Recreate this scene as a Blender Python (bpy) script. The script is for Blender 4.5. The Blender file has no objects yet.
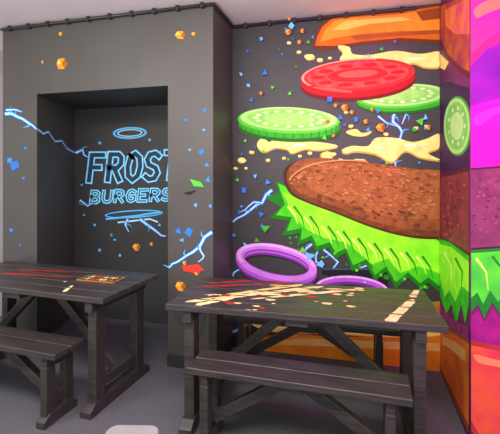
import bpy, math, random
from mathutils import Vector
random.seed(7)
sc=bpy.context.scene
try: sc.view_settings.view_transform='Standard'
except Exception: pass
F=400.0; HZ=175.0; H=1.5; YAW=math.radians(15.4)
SY,CY=math.sin(YAW),math.cos(YAW)
Y1=2.866; Y2=3.352; YN=3.65; XR=.591; YR=2.475; CEIL=2.82
XL=-1.082
def lin(c):
    return tuple(((x/255)/12.92 if x/255<=.04045 else (((x/255)+.055)/1.055)**2.4) for x in c)
def mat(name,c,c2=None,rough=.55,scale=6,metal=0,bump=0,spec=.5,stretch=None):
    m=bpy.data.materials.new(name); m.use_nodes=True
    nt=m.node_tree; b=nt.nodes['Principled BSDF']
    b.inputs['Roughness'].default_value=rough; b.inputs['Metallic'].default_value=metal
    b.inputs['Specular IOR Level'].default_value=spec
    c=lin(c); c2=lin(c2) if c2 else tuple(x*.88 for x in c)
    tc=nt.nodes.new('ShaderNodeTexCoord'); mp=nt.nodes.new('ShaderNodeMapping')
    if stretch: mp.inputs['Scale'].default_value=stretch
    n=nt.nodes.new('ShaderNodeTexNoise'); n.inputs['Scale'].default_value=scale; n.inputs['Detail'].default_value=5
    r=nt.nodes.new('ShaderNodeValToRGB')
    r.color_ramp.elements[0].position=.35; r.color_ramp.elements[1].position=.65
    r.color_ramp.elements[0].color=(*c2,1); r.color_ramp.elements[1].color=(*c,1)
    L=nt.links.new
    L(tc.outputs['Object'],mp.inputs['Vector']); L(mp.outputs['Vector'],n.inputs['Vector']); L(n.outputs['Fac'],r.inputs['Fac']); L(r.outputs['Color'],b.inputs['Base Color'])
    if bump:
        bp=nt.nodes.new('ShaderNodeBump'); bp.inputs['Strength'].default_value=bump; bp.inputs['Distance'].default_value=.005
        L(n.outputs['Fac'],bp.inputs['Height']); L(bp.outputs['Normal'],b.inputs['Normal'])
    return m
_pm={}
def paint(c,c2=None,scale=14):
    k=(c,c2,scale)
    if k not in _pm: _pm[k]=mat('paint_%d_%d_%d'%c,c,c2,rough=.6,scale=scale,spec=.2)
    return _pm[k]
def mesh(name,vs,fs,ms,fm=None,parent=None):
    me=bpy.data.meshes.new(name); me.from_pydata(vs,[],fs)
    for m in ms: me.materials.append(m)
    if fm:
        for p,i in zip(me.polygons,fm): p.material_index=i
    me.update(); o=bpy.data.objects.new(name,me); sc.collection.objects.link(o)
    if parent: o.parent=parent
    return o
def empty(name,loc=(0,0,0),rz=0):
    e=bpy.data.objects.new(name,None); e.location=loc; e.rotation_euler=(0,0,rz); sc.collection.objects.link(e); return e
def prism(plan,z0,z1,vs,fs):
    n=len(plan); b=len(vs)
    vs+= [(x,y,z0) for x,y in plan]+[(x,y,z1) for x,y in plan]
    fs.append([b+i for i in reversed(range(n))]); fs.append([b+n+i for i in range(n)])
    for i in range(n):
        j=(i+1)%n; fs.append([b+i,b+j,b+n+j,b+n+i])
def rect(x0,x1,y0,y1): return [(x0,y0),(x1,y0),(x1,y1),(x0,y1)]
def prisms(name,items,m):
    vs,fs=[],[]
    for pl,z0,z1 in items: prism(pl,z0,z1,vs,fs)
    return mesh(name,vs,fs,[m])
def bevel(o,w=.004,s=2):
    b=o.modifiers.new('bevel','BEVEL'); b.width=w; b.segments=s; b.limit_method='ANGLE'

# ---------- room ----------
wallm=mat('wall_charcoal_paint',(70,68,64),(65,63,60),rough=.5,scale=2.5,bump=.05)
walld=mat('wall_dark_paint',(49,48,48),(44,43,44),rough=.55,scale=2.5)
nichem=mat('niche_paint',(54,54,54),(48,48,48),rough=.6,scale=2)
ceilm=mat('ceiling_plaster',(240,228,234),(234,222,228),rough=.8,scale=3)
floorm=mat('floor_carpet',(96,94,102),(76,75,82),rough=.95,scale=120,bump=.3)
prisms('floor',[(rect(-5,3,-1.5,4.2),-.1,0)],floorm)
prisms('ceiling',[(rect(-5,3,-1.5,4.2),CEIL,CEIL+.1)],ceilm)
NL=-2.714; NLB=-2.96; NR=-1.46; NT=2.205; WL=-3.085
prisms('wall_left',[
 ([(WL,Y1),(NL,Y1),(NLB,YN),(WL,YN)],0,CEIL),
 (rect(NR,XL,Y1,YN),0,CEIL),
 ([(NL,Y1),(NR,Y1),(NR,YN),(NLB,YN)],NT,CEIL)],wallm)
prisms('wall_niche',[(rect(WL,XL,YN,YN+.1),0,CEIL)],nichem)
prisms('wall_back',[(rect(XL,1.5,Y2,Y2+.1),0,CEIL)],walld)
prisms('wall_right',[(rect(XR,1.9,YR,Y2),0,CEIL)],mat('wall_purple_glow_paint',(110,24,90),(80,20,80),scale=3))  # purple wall paint with the pink lamp's glow put into its colour
prisms('wall_far_left',[(rect(-5,WL-.02,3.4,3.5),0,CEIL)],mat('wall_mauve',(150,140,150),rough=.7))
base=mat('baseboard_paint',(50,49,50),rough=.4)
prisms('baseboard_back',[(rect(XL,XR,Y2-.015,Y2),0,.09)],base)
prisms('baseboard_left',[(rect(NR,XL+.015,Y1-.015,Y1),0,.09),(rect(WL,NL,Y1-.015,Y1),0,.09),(rect(XL,XL+.015,Y1,Y2),0,.09)],base)

# conduit
cm=mat('conduit_black',(38,35,36),rough=.35)
def conduit(name,pts,zz):
    e=empty(name)
    cu=bpy.data.curves.new('pipe','CURVE'); cu.dimensions='3D'; cu.bevel_depth=.012; cu.bevel_resolution=4
    sp=cu.splines.new('POLY'); sp.points.add(len(pts)-1)
    for p,q in zip(sp.points,pts): p.co=(q[0],q[1],zz,1)
    cu.materials.append(cm); o=bpy.data.objects.new('pipe',cu); sc.collection.objects.link(o); o.parent=e
    items=[]
    for (x0,y0),(x1,y1) in zip(pts,pts[1:]):
        n=max(1,int(abs(x1-x0)/.22))
        if abs(x1-x0)<.3: continue
        for i in range(n+1):
            x=x0+(x1-x0)*(i+.5)/(n+1)
            items.append((rect(x-.014,x+.014,y0-.018,y0+.02),zz-.02,zz+.02))
    c=prisms('clips',items,cm); c.parent=e; bevel(c,.003)
conduit('cable_conduit',[(WL,Y1-.02),(XL+.02,Y1-.02),(XL+.02,Y2-.02),(.42,Y2-.02)],CEIL-.025)

# ---------- mural ----------
def proj(pl,u,v,off=0):
    a=(u-250)/F
    if pl[0]=='Y':
        y=pl[1]; d=y/(CY+a*SY); return (d*(-SY+a*CY), y-off, H+(HZ-v)/F*d)
    x=pl[1]; d=x/(-SY+a*CY); return (x-off, d*(CY+a*SY), H+(HZ-v)/F*d)
LW=('Y',Y1); BW=('Y',Y2); NW=('Y',YN); RW=('X',XR); RR=('Y',YR)
mural=empty('wall_mural',(0,0,0))
class Part:
    cnt={}
    def __init__(s,name,pl,base=0): s.name=name; s.pl=pl; s.vs=[]; s.fs=[]; s.ms=[]; s.fm=[]
    def poly(s,pts,m,clip=None,strip=False):
        k=s.pl; Part.cnt[k]=Part.cnt.get(k,0)+1; off=.001+Part.cnt[k]*.00004
        b=len(s.vs)
        if clip: pts=[(min(max(u,clip[0]),clip[1]),v) for u,v in pts]
        s.vs+=[proj(s.pl,u,v,off) for u,v in pts]
        if m not in s.ms: s.ms.append(m)
        mi=s.ms.index(m)
        if strip:
            q=len(pts)//2
            for i in range(q-1):
                s.fs.append([b+i,b+i+1,b+q+i+1,b+q+i]); s.fm.append(mi)
        else:
            s.fs.append(list(range(b,b+len(pts)))); s.fm.append(mi)
    def smooth(s,pts,m,clip=None,n=6): s.poly(cat(pts,n),m,clip)
    def ell(s,cx,cy,rx,ry,m,tilt=0,clip=None,jit=0,a0=0,a1=360,N=None):
        t=math.radians(tilt); P=[]
        N=N or (48 if rx>12 else 12)
        for i in range(N + (0 if a1-a0>=360 else 1)):
            a=math.radians(a0+(a1-a0)*i/N); k=1+random.uniform(-jit,jit)
            x=rx*k*math.cos(a); y=ry*k*math.sin(a)
            P.append((cx+x*math.cos(t)-y*math.sin(t), cy+x*math.sin(t)+y*math.cos(t)))
        s.poly(P,m,clip)
    def ring(s,cx,cy,rx,ry,w,wy,m,tilt=0,a0=0,a1=360,dy=0):
        t=math.radians(tilt); O=[];I=[]
        for i in range(49):
            a=math.radians(a0+(a1-a0)*i/48)
            for A,kx,ky,d in ((O,rx,ry,0),(I,rx-w,ry-wy,dy)):
                x=kx*math.cos(a); y=ky*math.sin(a)+d
                A.append((cx+x*math.cos(t)-y*math.sin(t), cy+x*math.sin(t)+y*math.cos(t)))
        s.poly(O+I,m,strip=True)
    def line(s,pts,w,m,w2=None):
        n=len(pts); Lp=[];Rp=[]
        for i,(x,y) in enumerate(pts):
            x0,y0=pts[max(i-1,0)]; x1,y1=pts[min(i+1,n-1)]
            def un(dx,dy):
                l=math.hypot(dx,dy) or 1; return dx/l,dy/l
            if 0<i<n-1:
                a=un(x-x0,y-y0); c=un(x1-x,y1-y); t=un(a[0]+c[0],a[1]+c[1])
                k=1/max(.5,abs(t[0]*a[0]+t[1]*a[1]))
            else: t=un(x1-x0,y1-y0); k=1
            ww=(w+(w2-w)*i/(n-1) if w2 is not None else w)/2*k
            Lp.append((x-t[1]*ww,y+t[0]*ww)); Rp.append((x+t[1]*ww,y-t[0]*ww))
        s.poly(Lp+Rp,m,strip=True)
    def shard(s,x,y,r,m):
        a0=random.uniform(0,6.28); n=random.choice((3,3,4))
        s.poly([(x+r*random.uniform(.6,1.2)*math.cos(a0+i*6.28/n),y+r*random.uniform(.6,1.2)*math.sin(a0+i*6.28/n)) for i in range(n)],m)
    def rock(s,x,y,r,c):
        P=[(x+r*random.uniform(.8,1.1)*math.cos(i*1.047),y+r*random.uniform(.75,1.1)*math.sin(i*1.047)) for i in range(6)]
        s.poly(P,paint(c)); s.poly([P[0],P[1],(x,y),P[5]],paint(tuple(int(k*.65) for k in c))); s.poly([P[3],P[4],(x,y)],paint(tuple(min(255,int(k*1.2+20)) for k in c)))
    def done(s):
        mesh(s.name,s.vs,s.fs,s.ms,s.fm,mural)
def cat(P,n=6):
    R=[]; N=len(P)
    for i in range(N):
        p0,p1,p2,p3=P[i-1],P[i],P[(i+1)%N],P[(i+2)%N]
        for k in range(n):
            t=k/n
            R.append(tuple(.5*((2*p1[j])+(-p0[j]+p2[j])*t+(2*p0[j]-5*p1[j]+4*p2[j]-p3[j])*t*t+(-p0[j]+3*p1[j]-3*p2[j]+p3[j])*t**3) for j in (0,1)))
    return R
def inside(x,y,P):
    c=False; j=len(P)-1
    for i in range(len(P)):
        if (P[i][1]>y)!=(P[j][1]>y) and x<(P[j][0]-P[i][0])*(y-P[i][1])/(P[j][1]-P[i][1])+P[i][0]: c=not c
        j=i
    return c
BLUE=paint((90,190,255)); LB=paint((190,232,255)); MB=paint((60,140,220)); DB=paint((34,80,150))
def bolt(p,pts,w=2.2):
    P=[pts[0]]
    for a,b in zip(pts,pts[1:]):
        n=max(2,int(math.hypot(b[0]-a[0],b[1]-a[1])/7))
        for i in range(1,n+1):
            t=i/n; P.append((a[0]+(b[0]-a[0])*t+(random.uniform(-2.2,2.2) if i<n else 0),a[1]+(b[1]-a[1])*t+(random.uniform(-2.6,2.6) if i<n else 0)))
    p.line(P,w*2.1,DB,w*.9); p.line(P,w*1.5,MB,w*.6); p.line(P,w*.8,LB,w*.3)
    for k in range(1,len(P)-1,3):
        x,y=P[k]; a=random.uniform(0,6.28); q=[(x,y),(x+4*math.cos(a),y+3*math.sin(a)),(x+8*math.cos(a+.5),y+7*math.sin(a+.5))]
        p.line(q,w*.6,BLUE,.3)
p=Part('lightning_back',BW)
bolt(p,[(272,190),(262,203),(244,215),(233,222)],2.6); bolt(p,[(262,203),(250,205),(240,212)],1.6)
bolt(p,[(396,110),(393,122),(402,132),(398,143)],3); bolt(p,[(412,108),(402,124)],2); bolt(p,[(378,116),(396,126)],1.8)
bolt(p,[(333,230),(324,250),(338,262),(330,274)],2.2); bolt(p,[(346,248),(360,268),(384,262)],2.2); bolt(p,[(246,262),(238,270),(233,276)],2); bolt(p,[(312,244),(303,254),(292,256)],1.8)
bolt(p,[(233,332),(250,320),(268,326)],2.4); bolt(p,[(394,158),(396,170)],2); bolt(p,[(366,258),(376,275),(398,272)],2); bolt(p,[(318,250),(316,262),(324,270)],1.6)
bolt(p,[(350,52),(342,66)],1.2)
p.poly([(322,268),(395,268),(395,275),(388,275),(388,300),(328,300),(328,275),(322,275)],paint((26,26,32)))
p.line([(323,269),(394,269)],1.2,paint((70,90,120)))
p.done()
# top bun
p=Part('bun_top',BW)
bun=[(312,47),(314,37),(320,26),(330,17),(350,14),(395,11),(420,8),(439.5,4),(439.5,44),(405,42),(370,44),(340,48),(322,51)]
p.poly(bun,paint((104,50,14)))
p.poly([(315,46),(317,37),(322,27),(332,19),(350,16),(395,13),(439.5,6),(439.5,40),(400,38),(360,42),(335,46)],paint((200,104,20),(172,84,18),5))
p.poly([(320,42),(325,30),(335,21),(350,18),(395,15),(439.5,9),(439.5,30),(400,31),(360,34),(335,38)],paint((240,146,38),(220,122,28),5))
p.poly([(332,30),(345,21),(400,17),(412,20),(370,24),(345,30)],paint((255,188,84)))
p.poly([(416,12),(439.5,8),(439.5,19),(422,21)],paint((140,68,20)))
p.poly([(350,36),(400,32),(439.5,30),(439.5,34),(400,36),(355,40)],paint((160,78,18)))
p.done()
p=Part('sauce_splash',BW); CR=paint((255,236,140),(246,212,112)); CS=paint((206,160,70))
sp1=[(340,60),(343,53),(338,46),(349,47),(353,54),(370,55),(395,51),(420,54),(440,52),(440,66),(425,67),(412,63),(400,69),(385,64),(372,71),(362,66),(350,70)]
p.smooth([(x,y+1.8) for x,y in sp1],CS,clip=(300,439.5)); p.smooth(sp1,CR,clip=(300,439.5))
sp2=[(257,145),(262,138),(270,142),(276,136),(290,141),(318,142),(338,146),(320,150),(305,149),(292,153),(287,149),(275,148),(264,152)]
p.smooth([(x,y+1.5) for x,y in sp2],CS); p.smooth(sp2,CR)
sp3=[(342,150),(352,146),(368,146),(376,138),(396,138),(412,142),(426,139),(439,134),(439,147),(428,153),(440,160),(420,157),(405,151),(392,162),(380,156),(372,153),(356,151),(346,153)]
p.smooth([(x,y+1.8) for x,y in sp3],CS,clip=(300,439.5)); p.smooth(sp3,CR,clip=(300,439.5))
sp4=[(346,132),(356,129),(362,133),(372,131),(366,136),(354,136)]
p.smooth(sp4,CR)
for (x,y,r) in ((242,160,4.5),(327,155,7),(333,154,3),(360,163,8),(351,126,2.5),(310,57,5),(320,60,3),(327,66,2.4),(268,160,2.4),(299,52,2.4),(252,152,2.6),(340,160,2.8),(310,153,2.4),(289,43,2.2),(300,156,2),(236,168,2),(284,158,2),(318,136,2),(416,128,2.4),(386,134,2.6),(426,126,2),(346,112,2.2),(330,58,2),(246,168,1.6)):
    p.ell(x,y+.8,r,r*.6,CS,jit=.15); p.ell(x,y,r,r*.55,CR,jit=.2)
for x,y,r in ((410,145,6),(380,148,5),(300,145,7),(360,60,6),(415,59,7)): p.ell(x,y,r,r*.18,paint((255,252,214)))
p.done()
# cucumbers
def cuke(p,cx,cy,rx,ry,th,tilt=0,clip=None):
    p.ell(cx+1,cy+th,rx,ry,paint((26,110,20)),tilt,clip)
    p.ell(cx+.5,cy+th*.65,rx,ry,paint((56,176,34)),tilt,clip)
    p.ell(cx,cy+th*.15,rx,ry,paint((90,210,60)),tilt,clip)
    p.ell(cx,cy,rx*.95,ry*.9,paint((186,242,136),(164,228,114)),tilt,clip)
    p.ell(cx,cy,rx*.82,ry*.76,paint((142,220,96),(128,208,86)),tilt,clip)
    p.ell(cx,cy,rx*.5,ry*.44,paint((168,230,120),(146,214,100)),tilt,clip)
    t=math.radians(tilt)
    for i in range(16):
        a=i*6.283/16; x=rx*.64*math.cos(a); y=ry*.58*math.sin(a)
        if clip and not clip[0]<cx+x<clip[1]-3: continue
        p.ell(cx+x*math.cos(t)-y*math.sin(t),cy+x*math.sin(t)+y*math.cos(t),rx*.045+.6,ry*.05+.6,paint((214,240,178)))
p=Part('cucumber_slices',BW)
cuke(p,402,95,46,12,7,-3,clip=(340,439.5)); 
cuke(p,289,119,51,13,10,2)
for i in range(16):
    a=math.radians(12+i*10.4); x=289+51*math.cos(a); y=119+13*math.sin(a)
    p.line([(x,y+2),(x,y+9)],1.0,paint((40,120,32)))
p.done()
p=Part('tomato_slice',BW)
p.ell(358,84,57,17,paint((120,10,18)),-4); p.ell(358,80.5,57,17,paint((186,16,26)),-4); p.ell(358,75,57,16,paint((238,44,44)),-4)
p.ell(358,75,51,13,paint((236,88,76),(218,54,52),20),-4); p.ell(358,75,30,7,paint((214,34,38)),-4); p.ell(358,74,20,3.6,paint((236,88,78)),-4)
for i in range(10):
    a=i*6.283/10; x=40*math.cos(a); y=9.6*math.sin(a)
    p.ell(358+x,75+y-x*.07,7.5,2.0,paint((200,24,32)),-4)
p.ring(358,75,56.4,15.8,2.4,1.1,paint((255,150,134)),-4,150,290)
p.ell(333,90,20,1.6,paint((244,90,80)),7)
p.done()
# lettuce under patty
p=Part('lettuce',BW)
let=[(275,181),(290,186),(439.5,230),(439.5,292),(428,282),(420,288),(408,277),(396,288),(386,271),(375,281),(366,264),(352,271),(346,253),(335,259),(329,247),(316,252),(311,240),(297,246),(300,233),(282,236),(289,221),(270,218),(281,207),(266,198),(279,192)]
p.poly(let,paint((26,124,18)))
p.poly([(278,183),(290,189),(439.5,232),(439.5,286),(428,277),(420,283),(408,272),(396,282),(386,266),(375,275),(367,259),(353,265),(346,248),(336,253),(330,242),(317,246),(312,235),(301,240),(302,228),(287,231),(292,217),(276,215),(285,204)],paint((80,210,24),(60,190,20),10))
p.poly([(284,192),(300,200),(439.5,240),(439.5,273),(418,266),(400,273),(388,258),(372,264),(356,250),(345,242),(325,238),(306,229),(292,214)],paint((156,246,40),(124,230,32),10))
for a in ((296,210),(312,220),(330,230),(345,235),(360,242),(376,247),(392,252),(408,256),(424,260)):
    p.line([(a[0]-2,a[1]-4),(a[0]+6,a[1]+7),(a[0]+9,a[1]+19)],2.6,paint((40,146,22)),.5)
    p.line([(a[0]-8,a[1]-4),(a[0]-1,a[1]+5),(a[0]+2,a[1]+14)],2.4,paint((224,255,110)),.5)
for i in range(22):
    t=random.random(); x=282+t*150; p.shard(x,232+t*50+random.uniform(0,14),random.uniform(1.6,4),paint(random.choice(((60,180,40),(96,220,50),(40,140,34)))))
p.done()
p=Part('patty',BW)
pat=cat([(284,180),(286,168),(298,161),(320,159),(350,162),(385,166),(415,170),(436,173),(439,175),(439,238),(436,239),(415,238),(390,233),(365,225),(335,213),(308,203),(291,194)])
clipP=(280,439.5)
p.poly(pat,paint((72,34,14)),clip=clipP)
def inset(P,k,dx=0,dy=0):
    cx,cy=372,198
    return [(min(439.5,cx+(x-cx)*k+dx) if x<430 else 439.5,cy+(y-cy)*k+dy) for x,y in P]
p.poly(inset(pat,.965,0,-1),paint((122,64,30),(104,52,24),18)); p.poly(inset(pat,.90,-3,-5),paint((154,86,44),(130,68,34),18)); 
p2=inset(pat,.72,-8,-9); p.poly(p2,paint((174,102,54),(150,84,42),18))
p3=inset(pat,.95,0,-2)
for i in range(520):
    x=random.uniform(286,438); y=random.uniform(162,240)
    if inside(x-2.5,y,p3) and inside(x+2.5,y,p3) and x<436:
        dark=(y>188+(x-290)*.2)
        c=random.choice(((100,50,22),(116,62,28),(138,76,36)) if dark else ((184,112,62),(158,90,46),(130,70,34),(196,126,72)))
        p.ell(x,y,random.uniform(1,3),random.uniform(.6,1.4),paint(c),tilt=12,N=7)
p.ring(372,200,86,38,1.6,1.4,paint((216,146,92)),10,188,262)
p.done()
p=Part('onion_rings',BW)
PU=paint((176,84,206)); PL=paint((228,170,240)); PD=paint((110,40,140))
p.ring(277,268,41,18,8,6,PD,12); p.ring(277,265,41,18,9,7,PU,12); p.ring(277,261.5,41,17.5,8,6,paint((204,124,224)),12); p.ring(277,261,39.5,16.5,3.4,2.6,PL,12,150,350); p.ring(277,262,33,11.5,1.2,1,PD,12)
p.ring(352,294,38,15,7,5,PD,4); p.ring(352,291,38,15,7,5,PU,4); p.ring(352,289,37,14,3,2.2,PL,4,160,360)
p.done()
p=Part('bun_bottom',BW)
p.poly([(250,350),(252,338),(285,330),(340,334),(439.5,330),(439.5,388),(400,378),(330,368),(270,360)],paint((150,80,24)))
p.poly([(254,346),(256,338),(285,332),(340,336),(439.5,332),(439.5,380),(400,370),(330,360),(270,353)],paint((250,156,40),(226,130,30),6))
p.poly([(258,343),(300,337),(439.5,342),(439.5,350),(300,344)],paint((255,206,110)))
p.poly([(248,312),(290,308),(350,310),(439.5,300),(439.5,326),(350,330),(300,326),(255,324)],paint((60,170,44),(200,56,50),9))
p.smooth([(252,322),(270,318),(300,324),(340,322),(380,328),(420,322),(439,326),(439,334),(400,336),(350,334),(300,332),(268,330)],CR,clip=(240,439.5))
p.done()
p=Part('confetti_back',BW)
SH=((50,120,210),(60,140,230),(110,190,255),(100,210,60),(70,170,50),(90,170,250))
for x,y,r in ((245,16,3),(266,73,3.5),(292,27,3),(300,14,2.5),(262,40,2),(283,55,2),(248,52,2),(273,88,2),(252,100,3),(238,180,2),(245,190,3),(266,228,5),(262,214,3),(258,240,3),(310,256,5),(322,264,4),(303,250,3),(330,100,3),(340,118,3),(345,125,2),(420,122,4),(414,130,2.5),(356,120,2.5),(368,130,2.5),(240,212,2.5),(268,182,3),(378,112,3),(256,176,2),(242,75,2),(246,141,2),(246,244,2.5),(325,138,2.5),(235,235,2),(425,118,3)):
    p.shard(x,y,r*1.2,paint(random.choice(SH)))
for i in range(60):
    x=random.uniform(236,438); y=random.uniform(10,290)
    if inside(x,y,pat) or inside(x,y,let) or inside(x,y,bun) or abs(y-119)<24 and x<342 or abs(y-78)<22 and 298<x<418 or abs(y-97)<18 and x>352 or abs(y-264)<20 and x<322: continue
    p.shard(x,y,random.uniform(1,2.6),paint(random.choice(SH)))
for x,y,r in ((289,33,3.4),(303,32,2.4),(300,43,2.5),(345,108,4),(352,113,2.4),(381,128,5),(327,122,2.4),(290,20,2),(372,110,2),(336,106,2.2),(262,94,2),(428,128,3),(334,136,2),(366,122,2.6)): p.rock(x,y,r,(240,140,40))
p.done()
# left wall paint
p=Part('lightning_left',LW)
bolt(p,[(5,114),(18,117),(30,124),(36.5,129)],3); bolt(p,[(6,110),(22,112)],1.8)
bolt(p,[(212,232),(200,246),(186,256),(172,264),(160+9,268)],2.8); bolt(p,[(200,246),(204,256),(198,262)],1.8)
for x,y,r in ((26,148,3),(15,165,7),(10,160,4),(24,178,2.4),(207,165,3),(202,152,3.4),(190,150,2.4),(186,120,2.4),(210,206,2.4),(182,240,2.6),(178,231,5),(189,232,5),(205,110,3),(12,230,3.4),(20,245,2.4),(208,180,3.4),(196,205,2.4),(204,130,2.4)):
    p.shard(x,y,r,paint(random.choice(((50,120,210),(60,140,230),(90,170,250)))))
for x,y,r in ((62,64,6.5),(61,34,2.4),(181,35,5.5),(194,34,2.4),(43,62,1.6),(181,286,5.5),(190,268,3.6),(197,273,2.8),(185,263,2.4)): p.rock(x,y,r,(240,146,44))
p.poly([(190,179),(201,182),(204,187),(194,186)],paint((80,200,60)))
p.poly([(182,266),(198,264),(205,270),(194,273),(184,271)],paint((210,60,44)))
p.poly([(183,193),(197,190),(190,195)],paint((30,30,34)))
p.smooth([(171,300),(180,294),(200,300),(206,318),(198,340),(188,330),(178,322),(172,312)],paint((62,64,66)))
p.done()
# niche sign
p=Part('niche_lettering',NW)
LT={'F':[[(0,0),(0,1),(.95,1)],[(0,.52),(.75,.52)]],
'R':[[(0,0),(0,1),(.65,1),(.9,.88),(.92,.64),(.65,.48),(0,.48)],[(.4,.48),(.95,0)]],
'O':[[(.3,.95),(.12,.85),(0,.5),(.12,.15),(.5,0),(.88,.15),(1,.5),(.88,.85),(.5,1),(.3,.95),(.12,.85)]],
'S':[[(.95,.88),(.6,1),(.2,.95),(.02,.75),(.2,.56),(.75,.44),(.95,.25),(.75,.04),(.35,0),(0,.12)]],
'T':[[(0,1),(1,1)],[(.5,1),(.5,0)]],
'B':[[(0,0),(0,1),(.6,1),(.85,.85),(.8,.62),(.5,.52),(0,.52)],[(.5,.52),(.9,.38),(.92,.15),(.65,0),(0,0)]],
'U':[[(0,1),(0,.3),(.2,.05),(.5,0),(.8,.05),(1,.3),(1,1)]],
'G':[[(.95,.85),(.6,1),(.2,.9),(0,.5),(.2,.1),(.55,0),(.95,.15),(.95,.48),(.55,.48)]],
'E':[[(.95,1),(0,1),(0,0),(.95,0)],[(0,.52),(.7,.52)]]}
NB=paint((120,212,255),(150,226,255)); NI=paint((44,62,82))
def ext(st,e):
    if len(st)==11: return st
    def mv(a,b):
        dx,dy=a[0]-b[0],a[1]-b[1]; l=math.hypot(dx,dy); return (a[0]+dx/l*e,a[1]+dy/l*e)
    return [mv(st[0],st[1])]+st[1:-1]+[mv(st[-1],st[-2])]
def word(w,x,y,lw,lh,gap,stroke,inner,rise=0,slant=.12):
    SS=[]
    for i,ch in enumerate(w):
        ox=x+i*(lw+gap); oy=y+rise*i
        for st in LT[ch]:
            SS.append([(ox+a*lw+b*lh*slant,oy-b*lh) for a,b in st])
    for s_ in SS: p.line(ext(s_,stroke*.45),stroke+1.2,paint((34,84,140)))
    for s_ in SS: p.line(ext(s_,stroke*.4),stroke,NB)
    for s_ in SS: p.line(ext(s_,inner*.3),inner,NI)
word('FROST',89,181,12.4,26,6.2,7.0,4.2,rise=-.6)
word('BURGERS',91,202.5,8.0,11,3.9,3.6,1.1,rise=-.4)
p.ring(130,133,17,6,2.4,1.8,BLUE,-2); p.ring(130,133,12.5,3.6,1.2,.8,LB,-2)
p.ring(134,214,29,4,1.8,1.3,BLUE,-3); p.line([(106,219),(135,216),(160,212)],2,BLUE); p.line([(118,222.5),(150,219),(158,222)],1.5,LB)
bolt(p,[(76,153),(83,150),(88,157)],2); bolt(p,[(128,219),(126,226),(129,232)],1.6); bolt(p,[(140,219),(155,230),(166,236)],2.4); bolt(p,[(80,200),(88,206),(96,204)],1.4)
p.rock(137,247,4,(240,146,50)); p.rock(112,235,2,(70,140,210)); p.rock(152,244,2,(240,146,50))
for x,y in ((100,143),(150,140),(160,152),(95,225),(115,240),(84,215),(82,185),(160,225),(120,255),(100,250)): p.shard(x,y,1.9,BLUE)
p.done()
def reveal_line(uvw,w,m,k):
    n=Vector((YN-Y1,-(NLB-NL),0)).normalized()
    L_=[];R_=[]
    for t,z in uvw:
        x=NL+(NLB-NL)*t; y=Y1+(YN-Y1)*t
        L_.append((x+n.x*k,y+n.y*k,z+w)); R_.append((x+n.x*k,y+n.y*k,z-w))
    vs=L_+R_; q=len(L_); fs=[[i,i+1,q+i+1,q+i] for i in range(q-1)]
    mesh('lightning_reveal',vs,fs,[m],None,mural)
rl=[(0,1.90),(.14,1.87),(.25,1.90),(.42,1.82),(.6,1.84),(.75,1.77),(1,1.74)]
reveal_line(rl,.012,MB,.002); reveal_line(rl,.006,LB,.003)
# right side wall mural
p=Part('mural_right_side',RW)
p.poly([(440.5,3),(440.5,44),(448,60),(460,72),(469.7,79),(469.7,-6),(455,0)],paint((100,34,50)))
p.poly([(440.5,6),(440.5,38),(448,54),(460,66),(469.7,72),(469.7,-6),(455,0)],paint((190,94,34),(140,50,70),6))
p.poly([(445,10),(453,6),(465,0),(469.7,-2),(469.7,34),(455,34),(446,26)],paint((224,130,50),(190,70,90),5))
p.poly([(440.5,54),(449,62),(445,70),(440.5,68)],CR)
p.poly([(440.5,84),(450,82),(469.7,88),(469.7,180),(440.5,172)],paint((56,18,76)))
p.ell(458,126,14,30,paint((60,160,50)),N=40,clip=(440.5,470.3)); p.ell(457,126,13,28,paint((170,230,130)),N=40); p.ell(457,126,11,24,paint((132,206,98),(116,192,86)),N=40); p.ell(457,126,6.5,14,paint((184,234,140)),N=30)
for i in range(9): p.ell(457+8*math.cos(i*.698),126+18*math.sin(i*.698),.9,2.2,paint((214,240,178)),N=8)
p.poly([(440.5,174),(450,172),(469.7,166),(469.7,264),(440.5,243)],paint((84,28,44)))
p.poly([(440.5,177),(450,176),(469.7,171),(469.7,252),(440.5,236)],paint((142,58,62),(112,42,56),16))
for i in range(50):
    p.ell(random.uniform(443,467),random.uniform(180,240),random.uniform(.6,1.6),random.uniform(.8,1.8),paint(random.choice(((176,84,84),(100,34,50),(124,50,60)))),N=7)
p.poly([(440.5,239),(450,242),(469.7,256),(469.7,306),(466,324),(462,304),(457,326),(452,304),(447,314),(440.5,296)],paint((60,200,30),(36,170,26),10))
p.poly([(440.5,244),(452,247),(469.7,262),(469.7,292),(462,286),(456,302),(450,290),(445,298),(440.5,280)],paint((160,250,50),(124,236,40),10))
p.line([(444,252),(452,266),(452,280)],2,paint((226,255,130)),.5); p.line([(456,258),(463,272),(462,286)],2.4,paint((40,150,30)),.5)
p.poly([(440.5,306),(452,318),(469.7,328),(469.7,342),(455,332),(440.5,328)],paint((170,40,130),(120,30,100)))
p.poly([(440.5,326),(455,331),(469.7,341),(469.7,434),(440.5,372)],paint((160,80,26)))
p.poly([(440.5,329),(455,334),(469.7,344),(469.7,426),(440.5,366)],paint((246,140,44),(230,100,50),6))
p.poly([(443,336),(456,342),(466,350),(466,362),(452,350),(443,344)],paint((255,196,110)))
p.done()
p=Part('mural_right_face_glow',RR)  # mural colours pushed to magenta: the pink lamp's glow is painted in
p.poly([(471,-8),(530,-8),(530,36),(505,40),(486,50),(471,66)],paint((190,30,110)))
p.poly([(471,-8),(530,-8),(530,26),(500,32),(484,42),(471,54)],paint((214,64,84),(214,30,130),3))
p.smooth([(474,10),(484,2),(500,-2),(525,-2),(525,6),(500,9),(486,14),(477,18)],paint((236,110,90)))
p.poly([(471,66),(486,50),(505,40),(530,36),(530,92),(471,106)],paint((130,14,150),(96,12,136),4))
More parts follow.
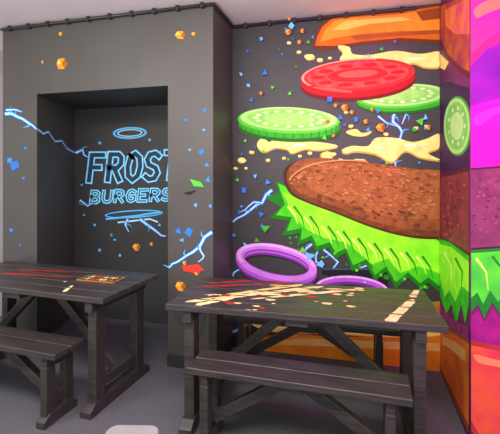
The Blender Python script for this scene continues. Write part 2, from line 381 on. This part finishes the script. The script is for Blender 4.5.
p.poly([(471,106),(530,90),(530,166),(471,168)],paint((226,14,170),(196,12,150),4))
p.smooth([(474,118),(490,109),(525,101),(525,107),(495,115),(478,126)],paint((244,44,190)))
p.poly([(471,168),(530,164),(530,248),(471,252)],paint((70,20,60)))
p.poly([(471,170),(530,166),(530,244),(471,248)],paint((132,56,96),(108,40,82),12))
for i in range(60):
    p.ell(random.uniform(473,504),random.uniform(174,238),random.uniform(1,2.4),random.uniform(.7,1.5),paint(random.choice(((150,68,108),(98,36,76),(116,50,88)))),N=7)
p.poly([(471,250),(530,246),(530,300),(515,310),(508,300),(500,314),(492,302),(484,318),(478,304),(471,312)],paint((30,130,40)))
p.poly([(471,253),(530,249),(530,290),(512,298),(506,288),(498,302),(490,290),(483,304),(477,292),(471,298)],paint((96,224,50),(60,180,60),5))
p.line([(476,258),(486,272),(488,290)],3,paint((200,250,110)),.6); p.line([(492,256),(503,270),(504,286)],3,paint((36,140,40)),.6)
p.poly([(471,316),(478,308),(484,322),(492,306),(500,318),(508,304),(515,314),(530,304),(530,352),(471,340)],paint((170,24,130),(130,20,110)))
p.poly([(471,340),(530,352),(530,520),(471,430)],paint((180,50,60)))
p.poly([(471,345),(530,357),(530,520),(471,420)],paint((236,96,50),(220,56,80),5))
p.smooth([(474,354),(490,358),(525,366),(525,372),(495,366),(478,362)],paint((250,140,96)))
p.done()

# ---------- furniture ----------
wood=mat('table_black_wood',(64,58,56),(42,38,38),rough=.36,scale=9,bump=.25,stretch=(.6,12,12))
def box(o_vs,o_fs,c,s):
    x,y,z=c; a,b,d=s[0]/2,s[1]/2,s[2]/2
    prism(rect(x-a,x+a,y-b,y+b),z-d,z+d,o_vs,o_fs)
def beam(vs,fs,p0,p1,w,h):
    p0,p1=Vector(p0),Vector(p1); d=(p1-p0).normalized(); s=Vector((0,1,0)); u=d.cross(s).normalized()
    b=len(vs)
    for p_ in (p0,p1):
        for i,j in ((-1,-1),(1,-1),(1,1),(-1,1)): vs.append(tuple(p_+s*w/2*i+u*h/2*j))
    fs+= [[b,b+1,b+2,b+3],[b+7,b+6,b+5,b+4]]
    for i in range(4):
        j=(i+1)%4; fs.append([b+i,b+4+i,b+4+j,b+j])
def trestle(name,loc,rz,L,W,T,n,inset,leg,legy):
    e=empty(name,(loc[0],loc[1],0),rz)
    th=.038; gap=.009; sw=(W-gap*(n-1))/n
    vs,fs=[],[]
    for i in range(n):
        y=-W/2+sw/2+i*(sw+gap); box(vs,fs,(0,y,T-th/2),(L,sw,th))
    o=mesh('top_slats',vs,fs,[wood],parent=e); bevel(o,.006,3)
    fx=L/2-inset
    for k,sx in enumerate((-1,1)):
        vs,fs=[],[]
        x=sx*fx
        box(vs,fs,(x,0,T-th-.035),(leg*.6,W-.04,.07))
        for sy in (-1,1): box(vs,fs,(x,sy*legy,(T-th-.07+.05)/2+.01),(leg*.7,leg,T-th-.12))
        r=W/2+.01; hw=leg*.45
        b=len(vs); prof=[(-r,0),(r,0),(r,.04),(r-.05,.075),(-r+.05,.075),(-r,.04)]
        for xx in (x-hw,x+hw): vs+=[(xx,yy,zz) for yy,zz in prof]
        fs.append([b+i for i in range(6)]); fs.append([b+6+i for i in reversed(range(6))])
        for i in range(6):
            j=(i+1)%6; fs.append([b+i,b+6+i,b+6+j,b+j])
        box(vs,fs,(x,0,.16 if T>.6 else .13),(leg*.5,legy*2-leg*.9,.06))
        o=mesh('end_frame_%d'%(k+1),vs,fs,[wood],parent=e); bevel(o,.005)
        vs,fs=[],[]
        beam(vs,fs,(sx*.06,0,T-th-.03),(x-sx*.02,0,.17 if T>.6 else .13),.05,.06)
        o=mesh('brace_%d'%(k+1),vs,fs,[wood],parent=e); bevel(o,.004)
    vs,fs=[],[]; box(vs,fs,(0,0,T-th-.02),(.12,W-.06,.04))
    mesh('center_batten',vs,fs,[wood],parent=e)
    return e
R1=math.radians(2.2)
C1=(-.347,2.462)
t1=trestle('picnic_table',C1,R1,1.52,.64,.75,5,.125,.09,.22)
def rel(c,r,x,y): return (c[0]+x*math.cos(r)-y*math.sin(r), c[1]+x*math.sin(r)+y*math.cos(r))
trestle('bench',rel(C1,R1,-.005,-.33),math.radians(-.5),1.16,.25,.45,2,.10,.07,.075)
trestle('bench',rel(C1,R1,.0,.50),R1,1.24,.26,.45,2,.13,.07,.075)
R2=math.radians(-3); C2=(-2.2375,2.459)
t2=trestle('picnic_table',C2,R2,1.5,.64,.75,5,.125,.09,.22)
trestle('bench',rel(C2,R2,-.03,-.36),R2,1.15,.25,.45,2,.10,.07,.075)

# paint on tables
sl=(.64-.036)/5
def clip_band(P,a,b):
    for lim,sg in ((a,1),(b,-1)):
        out=[]
        for i in range(len(P)):
            p0,p1=P[i-1],P[i]; i0=(p0[1]-lim)*sg>=0; i1=(p1[1]-lim)*sg>=0
            if i0!=i1:
                t=(lim-p0[1])/(p1[1]-p0[1]); out.append((p0[0]+(p1[0]-p0[0])*t,lim))
            if i1: out.append(p1)
        P=out
        if len(P)<3: return None
    return P
def clip_x(P,a,b):
    Q=clip_band([(y,x) for x,y in P],a,b)
    return [(y,x) for x,y in Q] if Q else None
class TP:
    def __init__(s): s.vs=[];s.fs=[];s.ms=[];s.fm=[];s.k=0
    def add(s,P,m):
        s.k+=1
        for i in range(5):
            a=-.32+i*(sl+.009)+.004; b=a+sl-.008
            Q=clip_band(P,a,b)
            if Q: Q=clip_x(Q,-.745,.745)
            if not Q: continue
            k=len(s.vs); s.vs+=[(x,y,.7504+s.k*.00002) for x,y in Q]; s.fs.append(list(range(k,k+len(Q))))
            if m not in s.ms: s.ms.append(m)
            s.fm.append(s.ms.index(m))
    def streak(s,x0,y0,x1,y1,w0,w1,m,wob=.25):
        n=14; L_=[];R_=[]; dx,dy=x1-x0,y1-y0; l=math.hypot(dx,dy); nx,ny=-dy/l,dx/l
        for i in range(n+1):
            t=i/n; w=(w0+(w1-w0)*t)/2*(1 if 0<i<n else .2); a=w*random.uniform(1-wob,1+wob); b=w*random.uniform(1-wob,1+wob)
            L_.append((x0+dx*t+nx*a,y0+dy*t+ny*a)); R_.append((x0+dx*t-nx*b,y0+dy*t-ny*b))
        s.k+=1
        for i in range(n):
            s.k-=1; s.add([L_[i],L_[i+1],R_[i+1],R_[i]],m)
        s.k+=1
    def blob(s,x,y,rx,ry,m):
        s.add([(x+rx*math.cos(a*.524)*random.uniform(.8,1.15),y+ry*math.sin(a*.524)*random.uniform(.8,1.15)) for a in range(12)],m)
    def done(s,parent): mesh('paint_splashes',s.vs,s.fs,s.ms,s.fm,parent)
CRM=paint((240,220,160),(214,192,132)); RD=paint((196,44,44),(160,34,34)); YE=paint((232,210,130))
T=TP()
T.streak(-.70,.06,-.10,.31,.035,.02,RD); T.streak(-.66,.16,-.38,.30,.02,.04,RD)
T.streak(-.66,-.26,.12,.26,.045,.06,CRM); T.streak(-.50,-.10,-.02,.28,.03,.05,YE); T.streak(-.60,-.10,-.10,.02,.015,.03,CRM)
T.streak(-.30,-.12,.34,.24,.02,.05,CRM); T.streak(-.58,-.30,-.40,-.12,.05,.03,CRM)
T.streak(.47,-.34,.66,.10,.06,.045,CRM,.12); T.streak(.66,.14,.72,.32,.05,.03,CRM,.2)
for i in range(40):
    x=random.uniform(-.6,.38); y=-.1+x*.35+random.uniform(-.14,.24); r=random.uniform(.005,.02)
    T.blob(x,y,r*1.7,r,random.choice((CRM,YE,CRM,YE,RD)))
T.blob(.0,.12,.07,.035,CRM); T.blob(.2,.2,.08,.03,CRM); T.blob(-.18,.2,.06,.03,YE)
T.done(t1)
T=TP()
T.streak(-.4,-.04,.20,.04,.035,.02,RD); T.streak(-.4,.10,.10,.16,.03,.02,RD); T.streak(.42,-.28,.36,-.14,.03,.02,CRM,.2)
for i in range(6): T.blob(random.uniform(-.3,.6),random.uniform(-.2,.28),.012,.008,random.choice((CRM,RD)))
T.done(t2)
# menu card: dark board with a tan border and printed blocks
mc=empty('menu_card',(*rel(C2,R2,.44,.05),.7515),R2+.06)
vs,fs=[],[]; prism(rect(-.15,.15,-.075,.075),0,.006,vs,fs)
mesh('card',vs,fs,[paint((176,112,60))],parent=mc)
vs,fs=[],[]; prism(rect(-.138,.138,-.063,.063),.006,.007,vs,fs)
mesh('card_face',vs,fs,[paint((30,22,20))],parent=mc)
vs,fs,fm=[],[],[]
cols=[paint((240,160,60)),paint((220,70,44)),paint((120,150,60)),paint((240,220,170))]
for i in range(9):
    x=-.127+.0285*i
    for yy in (-.052,.006):
        b=len(vs); h=random.uniform(.034,.046)
        vs+=[(x,yy,.0075),(x+.022,yy,.0075),(x+.019,yy+h,.0075),(x+.004,yy+h,.0075)]; fs.append([b,b+1,b+2,b+3]); fm.append(random.randrange(4))
mesh('card_print',vs,fs,cols,fm,mc)

# stool in foreground
st=empty('stool',(-.895,1.41,0),.25)
sm=mat('stool_grey',(150,148,150),rough=.5)
vs,fs=[],[]
pts=[]
for cx,cy,a0 in ((.065,.06,0),(-.065,.06,90),(-.065,-.06,180),(.065,-.06,270)):
    for k in range(7):
        a=math.radians(a0+15*k); pts.append((cx+.045*math.cos(a),cy+.045*math.sin(a)))
prism(pts,.40,.44,vs,fs); o=mesh('seat',vs,fs,[sm],parent=st); bevel(o,.01,3)
for k,(x,y) in enumerate(((-.07,-.07),(.07,-.07),(.07,.07),(-.07,.07))):
    vs,fs=[],[]; prism(rect(x-.015,x+.015,y-.015,y+.015),0,.40,vs,fs); mesh('leg_%d'%(k+1),vs,fs,[cm],parent=st)

# ---------- lights ----------
def area(name,loc,tgt,p,sx,sy,col):
    l=bpy.data.lights.new(name,'AREA'); l.shape='RECTANGLE'; l.size=sx; l.size_y=sy; l.energy=p; l.color=col
    o=bpy.data.objects.new(name,l); o.location=loc; o.rotation_euler=(Vector(tgt)-Vector(loc)).to_track_quat('-Z','Y').to_euler(); sc.collection.objects.link(o)
area('ceiling_lamp',(-.6,.5,2.75),(-.6,1.8,0),104,2.2,1.0,(1,.97,.92))
area('ceiling_lamp',(-2.7,.7,2.75),(-2.5,1.9,0),54,1.0,.6,(1,.95,.88))
area('ceiling_fill',(-1.0,.7,2.1),(-1.0,2.0,2.82),36,1.6,.2,(1,.94,.95))  # added upward fill that brightens the ceiling, not a room fixture
area('pink_lamp',(1.0,1.1,2.5),(1.1,2.47,1.7),22,.3,.3,(1,.05,.7))
area('pink_lamp',(.1,1.9,2.7),(.59,2.8,1.8),8,.3,.2,(1,.12,.75))
w=bpy.data.worlds.new('world'); sc.world=w; w.use_nodes=True
w.node_tree.nodes['Background'].inputs['Color'].default_value=(1,.98,.97,1); w.node_tree.nodes['Background'].inputs['Strength'].default_value=1.35
cam=bpy.data.cameras.new('camera'); cam.lens=28.8; cam.sensor_width=36; cam.shift_y=-(217-HZ)/500
co=bpy.data.objects.new('camera',cam); co.location=(0,0,H); co.rotation_euler=(math.pi/2,0,YAW); sc.collection.objects.link(co); sc.camera=co
